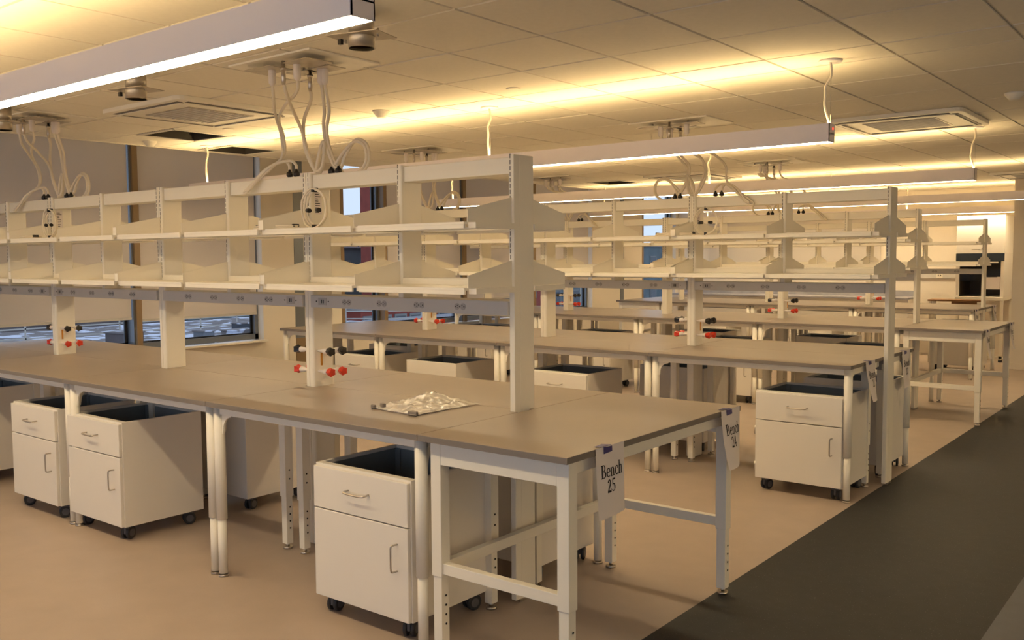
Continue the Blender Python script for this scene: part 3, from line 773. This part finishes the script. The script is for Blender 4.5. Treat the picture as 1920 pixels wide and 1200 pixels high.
# ------------------------------------------------------------------ ceiling equipment
def cassette(xc, yc, label, sx=.50, sy_=.48):
    t = thing('air_conditioner', label, 'air conditioner', (xc, yc, ZC - .004), 0, 'ceiling cassette air conditioners')
    r = .07; p = []
    for cx, cy_, a0 in ((sx - r, sy_ - r, 0), (-sx + r, sy_ - r, 90), (-sx + r, -sy_ + r, 180), (sx - r, -sy_ + r, 270)):
        for i in range(5):
            a = math.radians(a0 + 22.5 * i); p.append((cx + r * math.cos(a), cy_ + r * math.sin(a)))
    obj('panel', MB().prism(p, 'z', -.030, 0).mesh('panel', 'white', .004), t)
    obj('grille', MB().box(-.27, .27, -.26, .26, -.034, -.029).mesh('grille', 'galv'), t)
    lv = MB()
    for k in range(11): lv.box(-.26, .26, -.25 + k * .048, -.235 + k * .048, -.038, -.033)
    obj('grille_slats', lv.mesh('grille_slats', 'race'), t, kind='stuff')
    for a in range(4):
        l = sx - .10 if a % 2 == 0 else sy_ - .10; dd_ = (sy_ if a % 2 == 0 else sx) - .07
        obj('air_slot', MB().box(-l, l, -.022, .022, -.033, -.0295).mesh('air_slot', 'topedge'), t, (dd_ * math.sin(a * PI / 2), -dd_ * math.cos(a * PI / 2), 0), a * PI / 2)
        obj('louver', MB().box(-l, l, -.015, .012, -.040, -.035).mesh('louver', 'white'), t, (dd_ * .96 * math.sin(a * PI / 2), -dd_ * .96 * math.cos(a * PI / 2), 0), a * PI / 2)
cassette(-4.0, 1.18, 'square ceiling air conditioner behind the big pendant light, upper left')
cassette(-.25, 5.05, 'square ceiling air conditioner near the aisle, upper right')
cassette(-3.88, 8.45, 'square ceiling air conditioner above the third bench row')
cassette(-.3, 11.2, 'square ceiling air conditioner above the fourth bench row')
def collar(x, y, label, r=.058):
    t = thing('exhaust_collar', label, 'duct', (x, y, 2.53), 0, 'exhaust duct collars')
    ring = MB().tube([(0, 0, .05), (0, 0, 0), (0, 0, 0), (0, 0, .05)], [r, r, r - .004, r - .004], 28, caps=False).mesh('collar_ring', 'galv')
    obj('collar_ring', ring, t)
    obj('duct_pipe', MB().cyl((0, 0, .05), (0, 0, ZC - 2.53 - .004), r - .003, n=24).mesh('duct_pipe', 'galv'), t)
    obj('flange', MB().box(-.125, .125, -.085, .085, .048, .052).mesh('flange', 'galv'), t, (0, 0, 0), .25)
    for sx in (-1, 1): obj('flange_bolt', MB().cyl((sx * .10, 0, .035), (sx * .10, 0, .07), .005, n=8).mesh('flange_bolt', 'steel'), t)
    obj('damper_knob', MB().box(-.085, -.065, -.06, -.045, .018, .04).mesh('damper_knob', 'black'), t)
collar(-1.125, .085, 'galvanised duct collar at the end of the big pendant light')
collar(-3.03, .14, 'galvanised duct collar below the big pendant light, left')
collar(-4.87, .21, 'galvanised duct collar at the left edge under the big pendant light')
def vent_hole(cx, cy_, label):
    t = thing('ceiling_opening_frame', label, 'ceiling vent', (cx, cy_, ZC - .004), 0, 'open ceiling grid frames')
    w = .27
    for a in range(4): obj('frame_side', MB().box(-w, w, -.014, .014, -.006, .004).mesh('frame_side', 'grid'), t, (w * math.sin(a * PI / 2), -w * math.cos(a * PI / 2), 0), a * PI / 2)
    mb = MB()
    for k in range(14): mb.box(-.25 + k * .037, -.25 + k * .037 + .012, -.235, -.228, 0, .05)
    obj('lattice', mb.mesh('lattice', 'galv'), t, kind='stuff')
    obj('duct_box', MB().box(-.25, .25, -.25, .25, .24, .25).box(-.25, -.245, -.25, .25, 0, .24).box(.245, .25, -.25, .25, 0, .24).box(-.245, .245, .245, .25, 0, .24).mesh('duct_box', 'plenum'), t)
vent_hole(-5.247, 1.848, 'dark open ceiling square at the upper left near the shades')
vent_hole(-5.841, 2.813, 'open ceiling square close to the window wall behind the first rack')
vent_hole(-5.247, 8.69, 'dark open ceiling square far off above the third row')
t = thing('air_diffuser', 'white slatted ceiling diffuser behind the right hose drop', 'ceiling vent', (-4.653, 2.813, ZC - .004))
for a in range(4): obj('frame_side', MB().box(-.28, .28, -.02, .02, -.008, .006).mesh('frame_side', 'white'), t, (.265 * math.sin(a * PI / 2), -.265 * math.cos(a * PI / 2), 0), a * PI / 2)
for k in range(8): obj('slat', MB().prism([(-.24 + k * .06, .0), (-.205 + k * .06, .022), (-.202 + k * .06, .018), (-.237 + k * .06, -.004)], 'y', -.25, .25).mesh('slat', 'white'), t)
def detector(x, y, label, flat=False):
    pr = ([(0, 0, 0), (0, 0, -.006), (0, 0, -.008)], [.045, .045, .03]) if flat else ([(0, 0, 0), (0, 0, -.010), (0, 0, -.034), (0, 0, -.046), (0, 0, -.05)], [.062, .06, .04, .03, .015])
    t = tagged('ceiling_sensor' if flat else 'smoke_detector', MB().tube(*pr, 20).mesh('detector', 'white'), label, 'sensor' if flat else 'smoke detector', loc=(x, y, ZC - .004))
detector(-3.03, 2.02, 'white domed smoke detector between the first two lamps')
detector(-5.83, 1.87, 'white domed smoke detector beside the dark open ceiling square')
detector(-3.05, 8.75, 'white domed smoke detector behind the third row hoses')
detector(.65, 4.19, 'white domed smoke detector at the upper right over the aisle')
detector(-1.75, 1.93, 'flat round ceiling disc near the middle of the ceiling', True)
detector(-4.63, 1.85, 'flat round ceiling disc between cassette and open ceiling square', True)

# ------------------------------------------------------------------ far wall equipment
t = thing('safety_cabinet', 'tall white cabinet with navy band and dark chamber at the far wall', 'fume cabinet', (-1.285, 13.1, 0))
x0, x1, yf, yb = -.335, .335, -.35, .42
b1 = MB().box(x0, x1, yf, yb, 1.64, 2.215).box(x0, x0 + .05, yf, yb, .98, 1.64).box(x1 - .05, x1, yf, yb, .98, 1.64).box(x0 + .05, x1 - .05, yb - .03, yb, .98, 1.64)
obj('housing', b1.mesh('housing', 'cab', .006), t)
obj('navy_band', MB().box(x0, x1, yf - .01, yf - .001, 1.525, 1.64).mesh('navy_band', 'navy'), t)
obj('sash', MB().box(x0 + .05, x1 - .05, yf + .01, yf + .016, 1.22, 1.525).mesh('sash', 'glass'), t)
obj('sash_handle', MB().box(x0 + .08, x1 - .08, yf - .02, yf + .005, 1.495, 1.515).mesh('sash_handle', 'white'), t)
obj('chamber', MB().box(x0 + .05, x1 - .05, yb - .06, yb - .03, .99, 1.64).box(x0 + .05, x0 + .056, yf + .02, yb - .06, .99, 1.64).box(x1 - .056, x1 - .05, yf + .02, yb - .06, .99, 1.64).mesh('chamber', 'bscdark'), t)
obj('work_tray', MB().box(x0, x1, yf - .03, yb, .93, .985).mesh('work_tray', 'white', .006), t)
obj('gas_pipe', MB().tube(spline([(-.05, .3, 1.6), (-.05, .3, 1.3), (-.05, .3, 1.02)], 4), .008, 8).mesh('gas_pipe', 'steel'), t)
obj('notice', MB().box(.07, .28, yf + .004, yf + .008, 1.10, 1.29).mesh('notice', 'paper'), t)
obj('clip', MB().box(.10, .24, yf + .0, yf + .006, 1.285, 1.31).mesh('clip', 'black'), t)
obj('maker_mark', MB().box(-.12, .0, yf - .002, yf, 1.70, 1.706).box(.02, .09, yf - .002, yf, 1.70, 1.715).mesh('maker_mark', 'navy'), t)
for sx in (x0 + .03, x1 - .03):
    for yy in (yf + .04, yb - .04): obj('leg', MB().box(sx - .02, sx + .02, yy - .02, yy + .02, .03, .93).mesh('leg', 'white'), t)
obj('base_rail', MB().box(x0, x1, yf + .02, yf + .06, .05, .09).mesh('base_rail', 'white'), t)
for sx in (x0 + .03, x1 - .03): obj('foot', MB().cyl((sx, yf + .04, 0), (sx, yf + .04, .035), .03, n=12).mesh('foot', 'black'), t)
t = thing('timber_bench', 'brown timber-edged bench board standing in front of the white cabinet', 'table', (-1.55, 12.3, 0))
obj('board', MB().box(-.32, .42, -.14, .14, .93, .955).mesh('board', 'wood'), t)
obj('front_panel', MB().box(-.02, .36, .0, .02, .78, .93).mesh('front_panel', 'wood'), t)
for sx in (-.28, .38):
    for yy in (-.11, .11): obj('leg', MB().box(sx - .02, sx + .02, yy - .02, yy + .02, 0, .93).mesh('leg', 'white'), t)
t = thing('wall_raceway', 'grey power strip with one outlet on the far wall', 'power strip', (-2.2, YF, 1.285))
obj('channel', MB().box(-2.6, .42, -.05, 0, -.045, .045).mesh('channel', 'race', .004), t)
obj('outlet_plate', MB().box(.11, .20, -.056, -.05, -.035, .035).mesh('outlet_plate', 'white'), t)
obj('sockets', MB().box(.13, .145, -.058, -.056, -.01, .012).box(.165, .18, -.058, -.056, -.01, .012).mesh('sockets', 'dark'), t)
t = thing('wall_board', 'wide pale board mounted on the far wall left of the cabinet', 'board', (-4.6, YF, 1.25))
obj('panel', MB().box(-1.6, 1.6, -.02, 0, .25, 1.0).mesh('panel', 'shade'), t)
obj('frame', MB().box(-1.62, 1.62, -.028, 0, 1.0, 1.04).box(-1.62, 1.62, -.028, 0, .21, .25).mesh('frame', 'white'), t)
t = thing('wall_counter', 'long pale counter ledge along the far wall', 'counter', (-4.3, YF, 0))
obj('ledge', MB().box(-2.4, 1.9, -.55, 0, .90, .93).mesh('ledge', 'stone', .004), t)
obj('base', MB().box(-2.4, 1.9, -.50, 0, 0, .90).mesh('base', 'cab'), t)
obj('upstand', MB().box(-2.4, 1.9, -.02, 0, .93, 1.03).mesh('upstand', 'stone'), t)

# ------------------------------------------------------------------ outside the windows
struct('ground', MB().box(-140, -7.4, -60, 120, -14.2, -14), 'ground')
roof = struct('terrace_roof', MB().box(-34, -11, 2, 24, -1.4, -1.02), 'snow')
t = thing('roof_railing', 'pale metal railing at the back of the snowy neighbouring roof', 'railing', (-27, 13.2, -1.02))
for z in (.28, .58, .86): obj('rail', MB().box(-.02, .02, -7.6, 7.6, z - .022, z + .022).mesh('rail', 'rail'), t)
for k in range(11): obj('baluster', MB().box(-.02, .02, -7.6 + 1.5 * k - .02, -7.6 + 1.5 * k + .02, 0, .86).mesh('baluster', 'rail'), t)
t = thing('roof_railing', 'pale metal railing running back along the side of the snowy roof', 'railing', (-27, 20.9, -1.02), math.radians(-55))
for z in (.28, .58, .86): obj('rail', MB().box(-.02, .02, 0, 6, z - .022, z + .022).mesh('rail', 'rail'), t)
for k in range(5): obj('baluster', MB().box(-.02, .02, 1.5 * k - .02, 1.5 * k + .02, 0, .86).mesh('baluster', 'rail'), t)
rng = random.Random(11)
for k, (x, y, sx, sy_, h, m, lb) in enumerate((
        (-22, 14.4, .5, .4, .28, 'stone', 'pale vent box on the snowy roof, nearest the column'), (-23.5, 15.2, .6, .9, .36, 'snow', 'snow-covered unit on the roof before the back railing'),
        (-24, 11.6, .9, .6, .5, 'brown', 'brown plant unit on the snowy roof, left of mullion'), (-24.5, 10.6, .25, .3, .30, 'bluepl', 'blue drum on the snowy roof'),
        (-25, 16.6, .5, .9, .45, 'exwin', 'dark plant unit at the back of the snowy roof'), (-23, 13.6, .5, .4, .45, 'alum', 'grey duct cowl on the snowy roof'))):
    u = thing('roof_unit', lb, 'roof unit', (x, y, -1.02), rng.uniform(-.3, .3))
    obj('casing', MB().box(-sx / 2, sx / 2, -sy_ / 2, sy_ / 2, 0, h).mesh('casing', m, .01), u)
    obj('cap', MB().box(-sx / 2 - .03, sx / 2 + .03, -sy_ / 2 - .03, sy_ / 2 + .03, h, h + .04).mesh('cap', 'snow'), u)
def building(name, label, x, y0, y1, z1, m, depth=10, nwin=6, nfl=4, ww=1.0, wh=1.3, fl=3.0, zbase=-14, dz=1.7):
    t = thing(name, label, 'building', (x, (y0 + y1) / 2, zbase))
    hy = (y1 - y0) / 2; H = z1 - zbase
    obj('facade', MB().box(-depth, 0, -hy, hy, 0, H).mesh('facade', m), t)
    obj('cornice', MB().box(-depth - .1, .18, -hy - .1, hy + .1, H, H + .35).mesh('cornice', 'stone'), t)
    fm = MB().box(0, .06, -ww / 2 - .1, ww / 2 + .1, -wh / 2 - .1, wh / 2 + .1).mesh('window_frame', 'wframe')
    gm = MB().box(.06, .075, -ww / 2, ww / 2, -wh / 2, wh / 2).mesh('window_pane', 'exwin')
    for a in range(nfl):
        for b_ in range(nwin):
            f = obj('window_frame', fm, t, (0, -hy + (b_ + .5) * 2 * hy / nwin, H - dz - fl * a)); obj('window_pane', gm, f)
    return t
building('apartment_building', 'brown brick building behind the snowy roof railing', -38, 11, 22.4, 1.6, 'brown', nwin=7, nfl=3, ww=.8, wh=.8, fl=2.1)
building('apartment_building', 'grey teal building behind the roof, left of the pale column', -38, 22.6, 29.5, 1.2, 'teal', nwin=5, nfl=3, ww=.7, wh=.8, fl=1.9)
building('corner_building', 'pale stone house at the far left behind the window', -38, 1, 10.8, 1.0, 'stone', nwin=5, nfl=3, ww=.9, wh=1.0, fl=2.2)
building('brick_building', 'tall red brick building seen through the unshaded window', -40, 40.2, 54, 10, 'brick', nwin=5, nfl=5, depth=5)
t = building('brick_wing', 'low red brick wing with white bands below the tall brick building', -30, 26.4, 35.5, -.75, 'brick', nwin=9, nfl=1, ww=.6, wh=.4, fl=2.2, dz=.6, depth=4)
obj('stone_band', MB().box(0, .10, -4.5, 4.5, -.36, -.0).mesh('stone_band', 'stone'), t, (0, 0, 12.78))
obj('stone_band', MB().box(0, .12, -4.5, 4.5, -.1, .1).mesh('stone_band', 'stone'), t, (0, 0, 11.85))
building('terraced_house', 'grey house far behind the unshaded window', -52, 42, 52, 2.4, 'teal', nwin=5, nfl=4, ww=.8)
building('terraced_house', 'dark teal house behind the far windows', -46, 60, 94, 2.6, 'teal', nwin=12, nfl=4)
